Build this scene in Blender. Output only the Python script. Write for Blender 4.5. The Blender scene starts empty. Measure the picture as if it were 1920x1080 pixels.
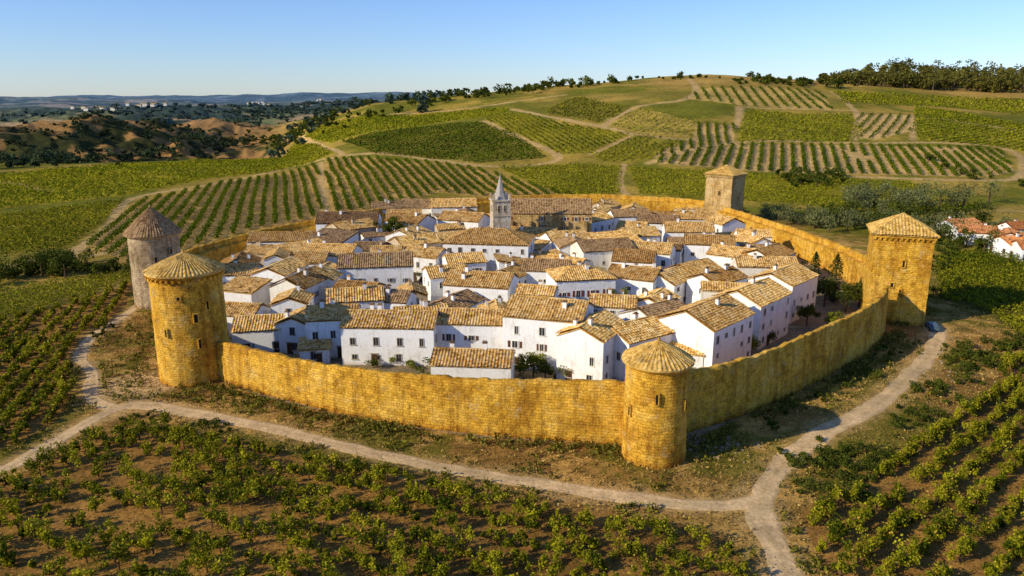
import bpy, math, numpy as np
from mathutils import Vector
rng=np.random.default_rng(7)
D=bpy.data
sc=bpy.context.scene
# ------------------------------------------------------------ camera
CAMZ=45.0; F=1400.0; PIT=math.atan(360/1400.0)
cp,sp=math.cos(PIT),math.sin(PIT)
cam=D.cameras.new("camera"); co=D.objects.new("camera",cam); sc.collection.objects.link(co)
co.location=(0,0,CAMZ); co.rotation_euler=(math.radians(90)-PIT,0,0)
cam.lens=36*F/1920; cam.sensor_width=36; cam.clip_end=60000; cam.clip_start=0.5
sc.camera=co
sc.view_settings.view_transform='Standard'; sc.view_settings.look='None'; sc.view_settings.exposure=0
# ------------------------------------------------------------ light
sd=Vector((-0.90,-0.43,0)).normalized(); EL=math.radians(26)
w=D.worlds.new("World"); sc.world=w; w.use_nodes=True
nt=w.node_tree; bg=nt.nodes["Background"]; sk=nt.nodes.new("ShaderNodeTexSky"); sk.sky_type='NISHITA'
sk.sun_disc=False; sk.sun_elevation=EL; sk.sun_rotation=math.atan2(sd.x,sd.y); sk.air_density=1.0; sk.dust_density=0.1; sk.ozone_density=3.0
mm=nt.nodes.new("ShaderNodeMix"); mm.data_type='RGBA'; mm.blend_type='MULTIPLY'; mm.inputs[0].default_value=1; mm.inputs[7].default_value=(.84,1.0,1.42,1)
nt.links.new(sk.outputs[0],mm.inputs[6]); nt.links.new(mm.outputs[2],bg.inputs[0]); bg.inputs[1].default_value=0.118
L=D.lights.new("sun","SUN"); L.energy=5.0; L.angle=math.radians(0.5); L.color=(1,0.87,0.62)
lo=D.objects.new("sun",L); sc.collection.objects.link(lo)
tosun=Vector((sd.x*math.cos(EL),sd.y*math.cos(EL),math.sin(EL)))
lo.rotation_euler=tosun.to_track_quat('Z','Y').to_euler()
# ------------------------------------------------------------ noise + terrain height
def vn(x,y,seed=0):
    x=np.asarray(x,float); y=np.asarray(y,float)
    ix=np.floor(x);iy=np.floor(y);fx=x-ix;fy=y-iy
    fx=fx*fx*(3-2*fx);fy=fy*fy*(3-2*fy)
    def h(a,b):
        s=np.sin(a*127.1+b*311.7+seed*74.7)*43758.5453
        return s-np.floor(s)
    return (h(ix,iy)*(1-fx)+h(ix+1,iy)*fx)*(1-fy)+(h(ix,iy+1)*(1-fx)+h(ix+1,iy+1)*fx)*fy
def fbm(x,y,seed=0,o=4):
    s=0;a=.5
    for i in range(o):
        s=s+a*vn(x*2**i+i*17.3,y*2**i-i*9.1,seed+i); a*=.5
    return s/(1-.5**o)-.5
def ss(a,b,x):
    t=np.clip((x-a)/(b-a),0,1); return t*t*(3-2*t)
CU=[420,520,560,620,700,800,900,1000,1100,1240,1330,1450,1540,1700,1920,2300,3000]
CV=[300,275,250,222,196,186,174,165,156,145,142,149,157,164,172,185,200]
CA=[(u-960)/1445 for u in CU]
CZ=[max(0,45+(180-v)*.554) for v in CV]; CZ[0]=0;CZ[1]=0
def H(x,y):
    x=np.asarray(x,float); y=np.asarray(y,float)
    yy=np.maximum(y,40.); a=x/yy
    hc=np.interp(a,CA,CZ)
    t=np.clip((y-310)/(800-310),0,1)
    p=.65*t+.35*t*t*(3-2*t)
    p=np.where(y>800,1-.85*ss(850,1700,y),p)
    z=hc*p
    left=1-ss(-.36,-.25,a)
    z=z-34*ss(520,780,y)*left*(1-.6*ss(1300,2200,y))
    und=ss(330,480,y)
    z=z+und*7*fbm(x/110,y/110,3)*(1-ss(800,1200,y)*.3)
    def g(u,yc,h,wx,wy):
        xc=(u-960)/1445*yc
        return h*np.exp(-np.abs((x-xc)/wx)**1.7-np.abs((y-yc)/wy)**1.7)
    z=z+g(150,930,38,130,80)+g(-40,830,32,110,70)+g(285,1060,34,75,110)+g(400,1250,36,110,80)+g(60,1150,36,90,80)
    far=ss(1150,1900,y)
    z=z+far*(fbm(x/520,y/430,9)*78-2)
    z=z+left*ss(700,820,y)*(np.abs(fbm(x/60,y/60,12))*-36+7+fbm(x/22,y/22,14)*8)*(1-ss(2000,3000,y))
    z=z+np.exp(-((y-7500)/1300)**2)*(62+40*fbm(x/1500,y*0+3,5,3))
    z=z+np.exp(-((y-4200)/500)**2)*(26+60*fbm(x/700,y*0+7,6,3))
    z=z+np.exp(-((y-2600)/300)**2)*(70*fbm(x/420,y*0+5,8,3))*left
    z=z+ss(.38,.48,a)*np.exp(-((y-1050)/170)**2)*26
    d0=np.hypot((x-2)/92,(y-190)/112)
    z=z+.55*fbm(x/10,y/10,21)*ss(1.0,1.15,d0)*ss(50,60,y)
    return z
TT=np.exp(np.linspace(math.log(.02),math.log(8),2600))
def hit(u,v,dz=0.0):
    du=u-960;dv=v-540
    rx,ry,rz=du, F*cp-dv*sp, -F*sp-dv*cp
    X=rx*TT;Y=ry*TT;Z=CAMZ+rz*TT
    b=np.where(Z<H(X,Y)+dz)[0]
    if len(b)==0: i=len(TT)-1
    else: i=b[0]
    if 0<i<len(TT)-1:
        a0,a1=TT[i-1],TT[i]
        for _ in range(14):
            m=(a0+a1)/2
            if CAMZ+rz*m<float(H(rx*m,ry*m))+dz: a1=m
            else: a0=m
        t=a1
    else: t=TT[i]
    return (rx*t,ry*t)
def P(u,v,z): # world point of given height seen in survey photograph
    du=u-960;dv=v-540
    t=(CAMZ-z)/(F*sp+dv*cp)
    return (du*t,(F*cp-dv*sp)*t)
def pip(X,Y,poly):
    ins=np.zeros(X.shape,bool); n=len(poly)
    for i in range(n):
        x1,y1=poly[i];x2,y2=poly[(i+1)%n]
        if y1==y2: continue
        c=((y1>Y)!=(y2>Y))&(X<(x2-x1)*(Y-y1)/(y2-y1)+x1)
        ins^=c
    return ins
def pdist(X,Y,pl):
    d=np.full(X.shape,1e9)
    for (x1,y1),(x2,y2) in zip(pl[:-1],pl[1:]):
        dx,dy=x2-x1,y2-y1; l=dx*dx+dy*dy+1e-9
        t=np.clip(((X-x1)*dx+(Y-y1)*dy)/l,0,1)
        d=np.minimum(d,np.hypot(X-x1-t*dx,Y-y1-t*dy))
    return d
def smooth(pl,step=1.0):
    pl=[np.array(p,float) for p in pl]; out=[]
    q=[2*pl[0]-pl[1]]+pl+[2*pl[-1]-pl[-2]]
    for i in range(1,len(q)-2):
        n=max(2,int(np.linalg.norm(q[i+1]-q[i])/step))
        for k in range(n):
            t=k/n
            out.append(.5*((2*q[i])+(-q[i-1]+q[i+1])*t+(2*q[i-1]-5*q[i]+4*q[i+1]-q[i+2])*t*t+(-q[i-1]+3*q[i]-3*q[i+1]+q[i+2])*t**3))
    out.append(pl[-1]); return np.array(out)
# ------------------------------------------------------------ mesh helpers
def mkq(name,V,Fa,mats,col=None,uv=None,midx=None,parent=None,smoothsh=False):
    V=np.asarray(V,np.float32).reshape(-1,3); Fa=np.asarray(Fa,np.int32).reshape(-1,4)
    me=D.meshes.new(name); me.vertices.add(len(V)); me.vertices.foreach_set("co",V.ravel())
    me.loops.add(Fa.size); me.loops.foreach_set("vertex_index",Fa.ravel())
    me.polygons.add(len(Fa)); me.polygons.foreach_set("loop_start",np.arange(len(Fa),dtype=np.int32)*4)
    if not isinstance(mats,(list,tuple)): mats=[mats]
    for m in mats: me.materials.append(m)
    if midx is not None: me.polygons.foreach_set("material_index",np.asarray(midx,np.int32))
    me.polygons.foreach_set("use_smooth",np.full(len(Fa),smoothsh,bool))
    if uv is not None:
        ul=me.uv_layers.new(name="UVMap"); ul.data.foreach_set("uv",np.asarray(uv,np.float32)[Fa.ravel()].ravel())
    me.update(calc_edges=True)
    if col is not None:
        ca=me.color_attributes.new("Col",'FLOAT_COLOR','POINT')
        c=np.ones((len(V),4),np.float32); c[:,:3]=col; ca.data.foreach_set("color",c.ravel())
    ob=D.objects.new(name,me); sc.collection.objects.link(ob)
    if parent is not None: ob.parent=parent
    return ob
def empty(name,loc,rz=0):
    e=D.objects.new(name,None); e.location=loc; e.rotation_euler=(0,0,rz); e.empty_display_size=1
    sc.collection.objects.link(e); return e
BF=np.array([[0,1,3,2],[4,6,7,5],[0,4,5,1],[2,3,7,6],[0,2,6,4],[1,5,7,3]])
def boxes(bl):
    V=[];Fs=[];M_=[]
    for (cx,cy,cz,sx,sy,sz,m) in bl:
        b=len(V)
        for a in(-.5,.5):
            for c in(-.5,.5):
                for e in(-.5,.5): V.append((cx+a*sx,cy+c*sy,cz+e*sz))
        Fs.append(BF+b); M_+= [m]*6
    return np.array(V),np.concatenate(Fs),M_
def grid(nu,nv,base=0,wrap=False):
    i,j=np.meshgrid(np.arange(nv-1),np.arange(nu if wrap else nu-1),indexing='ij')
    a=i*nu+j; b=i*nu+(j+1)%nu
    return np.stack([a,b,b+nu,a+nu],-1).reshape(-1,4)+base
# ------------------------------------------------------------ materials
def newmat(name,rough=.9,spec=.12):
    m=D.materials.new(name); m.use_nodes=True; nt=m.node_tree; b=nt.nodes["Principled BSDF"]
    b.inputs["Roughness"].default_value=rough
    b.inputs["Specular IOR Level"].default_value=spec
    return m,nt,b
def nz(nt,scale,detail=4,vec=None,rough=.6):
    n=nt.nodes.new("ShaderNodeTexNoise"); n.inputs["Scale"].default_value=scale; n.inputs["Detail"].default_value=detail
    n.inputs["Roughness"].default_value=rough
    if vec is not None: nt.links.new(vec,n.inputs["Vector"])
    return n.outputs["Fac"]
def ramp(nt,fac,stops):
    r=nt.nodes.new("ShaderNodeValToRGB"); nt.links.new(fac,r.inputs[0]); el=r.color_ramp.elements
    while len(el)<len(stops): el.new(.5)
    for e,(p,c) in zip(el,stops): e.position=p; e.color=(*c,1) if len(c)==3 else c
    return r.outputs[0]
def mix(nt,a,b,fac,mode='MIX'):
    m=nt.nodes.new("ShaderNodeMix"); m.data_type='RGBA'; m.blend_type=mode
    for s,v in ((m.inputs[6],a),(m.inputs[7],b),(m.inputs[0],fac)):
        if hasattr(v,'node'): nt.links.new(v,s)
        elif isinstance(v,(int,float)): s.default_value=v
        else: s.default_value=(*v,1)
    return m.outputs[2]
def bump(nt,b,h,strength,dist):
    n=nt.nodes.new("ShaderNodeBump"); n.inputs["Strength"].default_value=strength; n.inputs["Distance"].default_value=dist
    nt.links.new(h,n.inputs["Height"]); nt.links.new(n.outputs[0],b.inputs["Normal"])
def pos(nt):
    return nt.nodes.new("ShaderNodeNewGeometry").outputs["Position"]
def stone(name,c1,c2,c3,patch=(.62,.45,.20),blk=(.85,.40)):
    m,nt,b=newmat(name)
    uv=nt.nodes.new("ShaderNodeTexCoord").outputs["UV"]; p=pos(nt)
    nw=nt.nodes.new("ShaderNodeTexNoise"); nw.inputs["Scale"].default_value=.8; nt.links.new(p,nw.inputs["Vector"])
    vs=nt.nodes.new("ShaderNodeVectorMath"); vs.operation='MULTIPLY_ADD'; nt.links.new(nw.outputs["Color"],vs.inputs[0]); vs.inputs[1].default_value=(.5,.4,0); nt.links.new(uv,vs.inputs[2])
    big=nz(nt,.20,6,p,.74); mid=nz(nt,1.1,5,p,.78); fine=nz(nt,5,4,p,.8)
    c=ramp(nt,big,[(.38,c1),(.5,c2),(.62,c3)])
    c=mix(nt,c,ramp(nt,mid,[(.32,(.44,.37,.30)),(.46,(.92,.90,.88)),(.64,(1.2,1.2,1.2))]),.85,'MULTIPLY')
    br=nt.nodes.new("ShaderNodeTexBrick"); nt.links.new(vs.outputs[0],br.inputs["Vector"]); br.inputs["Scale"].default_value=1
    br.inputs["Brick Width"].default_value=blk[0]; br.inputs["Row Height"].default_value=blk[1]; br.inputs["Mortar Size"].default_value=.04
    br.inputs["Mortar Smooth"].default_value=.8
    br.inputs["Color1"].default_value=(1.16,1.13,1.08,1); br.inputs["Color2"].default_value=(.74,.70,.64,1); br.inputs["Mortar"].default_value=(.62,.55,.46,1)
    c=mix(nt,c,br.outputs["Color"],.62,'MULTIPLY')
    c=mix(nt,c,ramp(nt,fine,[(.36,(.48,.43,.36)),(.52,(1.07,1.07,1.07))]),.75,'MULTIPLY')
    mp=nt.nodes.new("ShaderNodeMapping"); nt.links.new(p,mp.inputs[0]); mp.inputs["Scale"].default_value=(1.1,1.1,.10)
    st=nz(nt,1.0,4,mp.outputs[0],.6)
    c=mix(nt,c,ramp(nt,st,[(.38,(.52,.43,.35)),(.5,(1,1,1))]),.55,'MULTIPLY')
    pa=nz(nt,.5,5,p,.8)
    c=mix(nt,c,patch,ramp(nt,pa,[(.56,(0,0,0)),(.66,(.6,.6,.6))]))
    sx=nt.nodes.new("ShaderNodeSeparateXYZ"); nt.links.new(p,sx.inputs[0])
    mr=nt.nodes.new("ShaderNodeMapRange"); nt.links.new(sx.outputs[2],mr.inputs[0]); mr.inputs[1].default_value=0; mr.inputs[2].default_value=2.4
    ad=nt.nodes.new("ShaderNodeMath"); ad.operation='ADD'; nt.links.new(mr.outputs[0],ad.inputs[0]); nt.links.new(mid,ad.inputs[1])
    c=mix(nt,c,ramp(nt,ad.outputs[0],[(.45,(.58,.44,.32)),(.95,(1,1,1))]),1,'MULTIPLY')
    nt.links.new(c,b.inputs["Base Color"])
    hs=nt.nodes.new("ShaderNodeMath"); hs.operation='ADD'; nt.links.new(mid,hs.inputs[0]); nt.links.new(fine,hs.inputs[1])
    h2=nt.nodes.new("ShaderNodeMath"); h2.operation='MULTIPLY_ADD'; nt.links.new(br.outputs["Fac"],h2.inputs[0]); h2.inputs[1].default_value=-.35; nt.links.new(hs.outputs[0],h2.inputs[2])
    bump(nt,b,h2.outputs[0],.9,.18)
    return m
M_ochre=stone("ochre_stone",(.54,.275,.030),(.80,.46,.050),(.86,.54,.10))
M_buff=stone("buff_stone",(.34,.25,.15),(.54,.42,.26),(.62,.5,.36),(.5,.42,.3))
M_pale=stone("pale_stone",(.56,.47,.34),(.72,.62,.48),(.78,.7,.58),(.66,.6,.5))
M_tan=stone("tan_stone",(.48,.32,.12),(.66,.46,.19),(.70,.54,.29),(.55,.45,.28))
def plaster(name,c,dirt):
    m,nt,b=newmat(name,.85); p=pos(nt)
    n1=nz(nt,.5,5,p,.7); n2=nz(nt,3,4,p,.7)
    mp=nt.nodes.new("ShaderNodeMapping"); nt.links.new(p,mp.inputs[0]); mp.inputs["Scale"].default_value=(1.6,1.6,.2)
    st=nz(nt,1,4,mp.outputs[0])
    cc=mix(nt,c,dirt,ramp(nt,n1,[(.5,(0,0,0)),(.8,(.9,.9,.9))]))
    cc=mix(nt,cc,ramp(nt,st,[(.3,(.72,.67,.6)),(.46,(1,1,1))]),.6,'MULTIPLY')
    cc=mix(nt,cc,ramp(nt,n2,[(.3,(.84,.82,.78)),(.52,(1,1,1))]),.7,'MULTIPLY')
    sx=nt.nodes.new("ShaderNodeSeparateXYZ"); nt.links.new(p,sx.inputs[0])
    mr=nt.nodes.new("ShaderNodeMapRange"); nt.links.new(sx.outputs[2],mr.inputs[0]); mr.inputs[1].default_value=0; mr.inputs[2].default_value=1.6
    ad=nt.nodes.new("ShaderNodeMath"); ad.operation='ADD'; nt.links.new(mr.outputs[0],ad.inputs[0]); nt.links.new(n2,ad.inputs[1])
    cc=mix(nt,cc,ramp(nt,ad.outputs[0],[(.4,(.7,.62,.5)),(.9,(1,1,1))]),1,'MULTIPLY')
    nt.links.new(cc,b.inputs["Base Color"]); bump(nt,b,n2,.5,.05); return m
M_white=[plaster("whitewash",(.88,.88,.88),(.66,.6,.53)),plaster("whitewash_warm",(.80,.75,.66),(.5,.4,.28)),plaster("whitewash_grey",(.80,.79,.79),(.5,.46,.42))]
M_rough=plaster("rubble_plaster",(.52,.42,.29),(.3,.22,.14))
def tiles(name,cols,pw=.5,ph=.45,vary=True):
    m,nt,b=newmat(name,.85); tc=nt.nodes.new("ShaderNodeTexCoord")
    sc_=nt.nodes.new("ShaderNodeVectorMath"); sc_.operation='MULTIPLY'; nt.links.new(tc.outputs["UV"],sc_.inputs[0]); sc_.inputs[1].default_value=(1/pw,1/ph,1)
    fl=nt.nodes.new("ShaderNodeVectorMath"); fl.operation='FLOOR'; nt.links.new(sc_.outputs[0],fl.inputs[0])
    wn=nt.nodes.new("ShaderNodeTexWhiteNoise"); wn.noise_dimensions='3D'; 
    oi=nt.nodes.new("ShaderNodeObjectInfo"); av=nt.nodes.new("ShaderNodeVectorMath"); av.operation='ADD'; nt.links.new(fl.outputs[0],av.inputs[0]); nt.links.new(oi.outputs["Random"],av.inputs[1])
    nt.links.new(av.outputs[0],wn.inputs["Vector"])
    p=pos(nt); n1=nz(nt,.4,6,p,.75); n2=nz(nt,2.2,4,p,.75); n4=nz(nt,.9,4,p,.7)
    ad=nt.nodes.new("ShaderNodeMath"); ad.operation='MULTIPLY_ADD'; nt.links.new(wn.outputs[0],ad.inputs[0]); ad.inputs[1].default_value=.5
    nt.links.new(n1,ad.inputs[2])
    c=ramp(nt,ad.outputs[0],cols)
    c=mix(nt,c,ramp(nt,n2,[(.34,(.38,.33,.28)),(.54,(1.1,1.1,1.1))]),.8,'MULTIPLY')
    c=mix(nt,c,(.20,.145,.08),ramp(nt,n4,[(.54,(0,0,0)),(.68,(.65,.65,.65))]))
    if vary: c=mix(nt,c,ramp(nt,oi.outputs["Random"],[(0,(.60,.50,.42)),(.25,(.90,.82,.72)),(.7,(1.05,1.02,.96)),(1,(1.25,1.18,1.0))]),1,'MULTIPLY')
    nt.links.new(c,b.inputs["Base Color"]); bump(nt,b,n2,.6,.07); return m
M_tile=tiles("clay_tiles",[(.38,(.17,.085,.028)),(.54,(.46,.265,.075)),(.74,(.68,.44,.145)),(1.0,(.74,.57,.30))])
M_tileb=tiles("brown_tiles",[(.38,(.11,.065,.035)),(.6,(.25,.155,.08)),(.85,(.42,.29,.16))])
M_redt=tiles("red_tiles",[(.38,(.22,.08,.03)),(.6,(.46,.18,.07)),(.85,(.60,.30,.13))])
M_tower_roof=tiles("tower_tiles",[(.38,(.30,.165,.035)),(.6,(.58,.35,.075)),(.85,(.72,.49,.16))],vary=False)
def plain(name,c,rough=.7,var=.3):
    m,nt,b=newmat(name,rough); n=nz(nt,4,4,pos(nt)); 
    cc=mix(nt,c,ramp(nt,n,[(.3,(1-var,)*3),(.7,(1+var*.4,)*3)]),1,'MULTIPLY'); nt.links.new(cc,b.inputs["Base Color"]); return m
M_glass=plain("window_dark",(.035,.04,.05),.25); M_frame=plain("stone_surround",(.5,.43,.33)); 
M_sh=[plain("shutter_blue",(.16,.22,.28)),plain("shutter_brown",(.14,.065,.03)),plain("shutter_grey",(.35,.35,.33)),plain("shutter_red",(.22,.05,.025))]
M_door=plain("door_wood",(.10,.05,.025)); M_slit=plain("slit_dark",(.02,.015,.01))
M_slate=plain("slate",(.42,.38,.34),.6); M_bark=plain("bark",(.10,.07,.045),.95)
def leafmat(name,tr=.25):
    m,nt,b=newmat(name,.8,.03); a=nt.nodes.new("ShaderNodeVertexColor"); a.layer_name="Col"
    nt.links.new(a.outputs[0],b.inputs["Base Color"])
    t=nt.nodes.new("ShaderNodeBsdfTranslucent"); nt.links.new(a.outputs[0],t.inputs[0])
    mx=nt.nodes.new("ShaderNodeMixShader"); mx.inputs[0].default_value=tr
    nt.links.new(b.outputs[0],mx.inputs[1]); nt.links.new(t.outputs[0],mx.inputs[2]); nt.links.new(mx.outputs[0],nt.nodes["Material Output"].inputs[0]); return m
M_leaf=leafmat("leaves"); M_grass=leafmat("dry_grass",.15)
def groundmat(name,b1=.5,k=1):
    m,nt,b=newmat(name,.95,.03); a=nt.nodes.new("ShaderNodeVertexColor"); a.layer_name="Col"; p=pos(nt)
    n0=nz(nt,.035,4,p,.6); n1=nz(nt,.35,5,p,.75); n2=nz(nt,2.2,5,p,.8)
    c=mix(nt,a.outputs[0],ramp(nt,n0,[(.35,(.74,.76,.7)),(.65,(1.25,1.2,1.1))]),.7*k,'MULTIPLY')
    c=mix(nt,c,ramp(nt,n1,[(.35,(.6,.6,.56)),(.62,(1.3,1.26,1.18))]),.8*k,'MULTIPLY')
    c=mix(nt,c,ramp(nt,n2,[(.36,(.42,.41,.36)),(.58,(1.3,1.28,1.25))]),.7*k,'MULTIPLY')
    nt.links.new(c,b.inputs["Base Color"]); bump(nt,b,n2,b1,.3); return m
M_ground=groundmat("ground_cover",.8); M_dirt=groundmat("dirt_track",.35,.7)
# ------------------------------------------------------------ field layout
DK=(.036,.072,.005); MG=(.135,.17,.007); YG=(.34,.31,.015); SOIL=(.48,.31,.10); SOILD=(.32,.175,.05); PAL=(.54,.37,.15)
FD=[
 ("A",[(160,470),(250,380),(420,342),(596,306),(606,398),(590,408),(470,430),(345,468),(250,490)],((400,450),(445,345)),4.6,SOIL,(DK,MG),2.2,2.0),
 ("B",[(608,300),(680,295),(900,318),(1040,358),(1090,368),(900,368),(820,360),(740,385),(615,400)],((690,300),(745,375)),4.6,SOIL,(DK,MG),2.2,2.0),
 ("C",[(640,266),(780,240),(900,230),(960,250),(1025,295),(900,306),(700,288)],((700,285),(860,238)),4.0,(.20,.17,.03),(DK,MG),1.4,1.6),
 ("D",[(905,225),(965,212),(1100,240),(1180,252),(1105,287),(1050,290)],((1000,235),(1080,280)),4.0,(.27,.23,.03),(DK,YG),1.2,1.6),
 ("D3",[(1110,290),(1195,253),(1290,266),(1215,300),(1130,304)],((1150,300),(1220,260)),4.0,(.27,.23,.03),(DK,YG),1.2,1.6),
 ("E",[(1025,205),(1085,182),(1185,202),(1128,232),(1030,215)],((1060,215),(1110,190)),5,(.26,.21,.04),(DK,YG),1.2,1.6),
 ("F",[(1195,203),(1300,226),(1298,257),(1190,248),(1140,235)],((1200,245),(1260,218)),5.5,(.44,.32,.08),(MG,YG),.9,1.7),
 ("G",[(1315,166),(1540,172),(1560,205),(1400,199),(1285,186)],((1470,202),(1440,170)),8.5,(.48,.34,.11),(DK,MG),1.6,2.2),
 ("H",[(1405,206),(1595,214),(1618,245),(1598,266),(1385,268),(1388,228)],((1420,250),(1590,240)),4.5,(.26,.23,.03),(MG,YG),1.2,1.6),
 ("I",[(1305,232),(1376,234),(1376,268),(1222,298),(1242,280),(1300,262)],((1330,280),(1325,235)),5.4,PAL,(DK,MG),1.9,2.0),
 ("J",[(1225,300),(1380,271),(1600,272),(1875,282),(1902,322),(1850,332),(1600,326),(1400,320),(1235,307)],((1545,325),(1535,272)),5.6,PAL,(DK,MG),2.1,2.1),
 ("K",[(1605,214),(1705,216),(1708,246),(1640,262),(1612,260)],((1640,262),(1680,216)),6.0,PAL,(DK,MG),1.3,1.8),
 ("L1",[(930,312),(1100,308),(1165,312),(1165,362),(1080,372),(1000,345)],((1000,340),(1150,330)),3.2,(.26,.22,.025),(MG,YG),1.2,1.4),
 ("L2",[(1178,314),(1420,326),(1700,340),(1860,392),(1720,398),(1450,380),(1200,365)],((1200,340),(1500,350)),3.2,(.27,.23,.025),(MG,YG),1.2,1.4),
 ("L3",[(1420,385),(1700,402),(1640,410),(1500,405)],((1450,390),(1600,402)),3.0,(.18,.17,.02),(DK,YG),1.2,1.4),
 ("M1",[(1715,200),(1930,236),(1990,290),(1880,278),(1720,262),(1712,240)],((1730,250),(1850,230)),4.5,(.26,.23,.025),(MG,YG),1.2,1.6),
 ("M2",[(1560,172),(1700,178),(1930,186),(1960,222),(1760,200),(1580,195)],((1600,190),(1800,190)),5.5,(.26,.22,.035),(MG,YG),1.0,1.6),
 ("N",[(570,258),(760,218),(950,203),(955,212),(780,238),(640,262),(620,270)],((650,258),(850,222)),4.0,(.30,.28,.025),(MG,YG),1.2,1.6),
 ("LB",[(-150,415),(0,392),(240,366),(400,334),(625,287),(555,268),(350,302),(0,326),(-150,345)],((60,380),(420,318)),3.6,(.32,.27,.025),(MG,YG),1.2,1.5),
 ("LA",[(-150,480),(0,478),(120,468),(190,420),(235,376),(0,404),(-150,426)],((0,460),(180,395)),3.0,(.26,.21,.025),(DK,YG),1.4,1.7),
 ("LC",[(-150,630),(0,600),(110,570),(246,528),(244,512),(180,520),(0,548),(-150,580)],((0,600),(180,530)),2.8,(.25,.20,.04),(MG,YG),2.2,1.8),
 ("LD",[(-150,860),(0,846),(100,795),(135,745),(128,668),(190,612),(240,572),(246,532),(110,575),(0,606),(-150,640)],((10,800),(128,650)),2.8,SOILD,(MG,YG),9,2.3),
 ("R1",[(1765,560),(1752,500),(1770,474),(1930,478),(2080,500),(2080,660),(1930,640),(1850,590)],((1760,500),(1920,560)),2.9,(.14,.12,.03),(DK,YG),4,1.9),
 ("FG",[(-200,960),(30,896),(190,818),(330,800),(560,858),(800,908),(1000,948),(1200,988),(1330,1014),(1400,1060),(1430,1200),(-260,1200)],((250,850),(900,1010)),3.1,SOILD,(MG,YG),0,2.5),
 ("FR",[(1500,965),(1640,880),(1760,800),(1860,742),(1880,672),(2050,640),(2150,800),(2150,1200),(1600,1200),(1560,1090)],((1560,1040),(1860,815)),3.2,SOILD,(MG,YG),0,2.4),
]
PATHS_FAR=[([(560,256),(600,272),(640,291),(560,311),(400,345),(250,372),(205,425),(125,482)],2.2),
 ([(640,291),(760,292),(900,311),(1045,300),(985,262),(905,227)],2.5),
 ([(960,205),(1010,215),(1130,238),(1190,252),(1300,262),(1378,236),(1388,200)],2.8),
 ([(1192,252),(1110,289)],1.8),([(1290,148),(1305,165),(1285,186),(1190,202),(1130,236)],3),
 ([(-20,336),(60,350),(90,357)],3),([(1170,308),(1163,345),(1180,372)],1.6),
 ([(1215,306),(1380,268),(1600,268),(1880,278),(1915,325),(1850,338),(1600,331)],2.4),([(601,304),(609,402)],1.7),
 ([(1600,262),(1605,210),(1560,172)],2.2),([(700,215),(850,207),(1060,178)],3),([(1380,200),(1600,208),(1930,246)],1.8),([(1710,215),(1712,262)],2),
 ([(-60,520),(60,488),(140,482),(240,470)],2.0),([(1750,400),(1900,395),(1990,400)],1.5)]
PATHS_NEAR=[([(-120,905),(0,882),(80,842),(150,800),(215,768),(275,760),(400,782),(520,806),(700,850),(880,886),(1080,918),(1250,942),(1350,948),(1430,938)],1.45),
 ([(1490,1130),(1470,1060),(1440,1000),(1425,945),(1460,880),(1540,815),(1640,762),(1710,700),(1755,648),(1752,610)],1.8),
 ([(215,768),(172,745),(172,700),(150,668),(175,630),(225,598),(258,572)],1.2)]
FW={}
for f in FD:
    poly=[hit(*q) for q in f[1]]
    a=np.array(hit(*f[2][0]));b=np.array(hit(*f[2][1])); dr=(b-a)/np.linalg.norm(b-a)
    FW[f[0]]=(poly,dr)
# ------------------------------------------------------------ terrain sheet
th=np.concatenate([np.arange(-180,-40,4.),np.arange(-40,40,.115),np.arange(40,180,4.)])*math.pi/180
rr=[2.,15,30,42,50]
while rr[-1]<22000:
    r=rr[-1]; rr.append(r+max(.32,r*.0046 if r<1600 else r*.012))
rr=np.array(rr); R_,T_=np.meshgrid(rr,th,indexing='ij'); X=(R_*np.sin(T_)).ravel(); Y=(R_*np.cos(T_)).ravel()
Z=H(X,Y)
wall_pts=[(-52,117),(-64,135),(-78,161),(-83,186),(-76,215),(-64,239),(-45,262),(-18,281),(22,290),(55,285),(76,275),(80,250),(83,221),(85.5,191),(85,171),(79,151),(74,141),(60,123),(47.7,111.7),(34.2,100.8),(19,88.5),(14,91),(-4.4,93.4),(-19.8,98.6),(-36,106)]
ins=pip(X,Y,wall_pts); 
n1=fbm(X/18,Y/18,31); n2=fbm(X/70,Y/70,32); n3=fbm(X/3,Y/3,33,3)
def C(c): return np.array(c)[None,:]
def lerp(a,b,t): return a*(1-t[:,None])+b*t[:,None]
col=lerp(C((.17,.17,.02)),C((.38,.27,.055)),ss(-.12,.12,n2+n1*.5))
dv_=np.hypot((X-2)/92,(Y-190)/112)
nearm=1-ss(1.12,1.45,dv_+n1*.25)
nearm=np.maximum(nearm,1-ss(115,140,Y+n1*20))
dry=lerp(C((.30,.17,.05)),C((.52,.32,.10)),ss(-.1,.2,n3+n1)); dry=lerp(dry,C((.15,.145,.02)),ss(.02,.18,n1-n3*.5)*.85)
col=lerp(col,dry,nearm)
AA=X/np.maximum(Y,40)
crest=ss(560,760,Y)*ss(-.05,.12,AA)*ss(-.12,.1,fbm(X/90,Y/90,44))*(Y<1500)
col=lerp(col,C((.46,.29,.085)),crest*.85)
lf=(1-ss(-.34,-.26,AA))*ss(640,720,Y)
br=lerp(C((.34,.195,.075)),C((.05,.055,.02)),ss(0,.09,fbm(X/24,Y/24,51)+.6*fbm(X/90,Y/90,52)))
col=lerp(col,br,lf)
fy=ss(1300,1600,Y); patch=lerp(C((.16,.17,.05)),C((.44,.29,.13)),ss(.02,.10,fbm(X/160,Y/90,61)))
patch=lerp(patch,C((.04,.06,.03)),ss(-.03,.05,fbm(X/200,Y/110,63)))
col=lerp(col,patch,fy)
jx=n3*1.2; 
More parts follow.
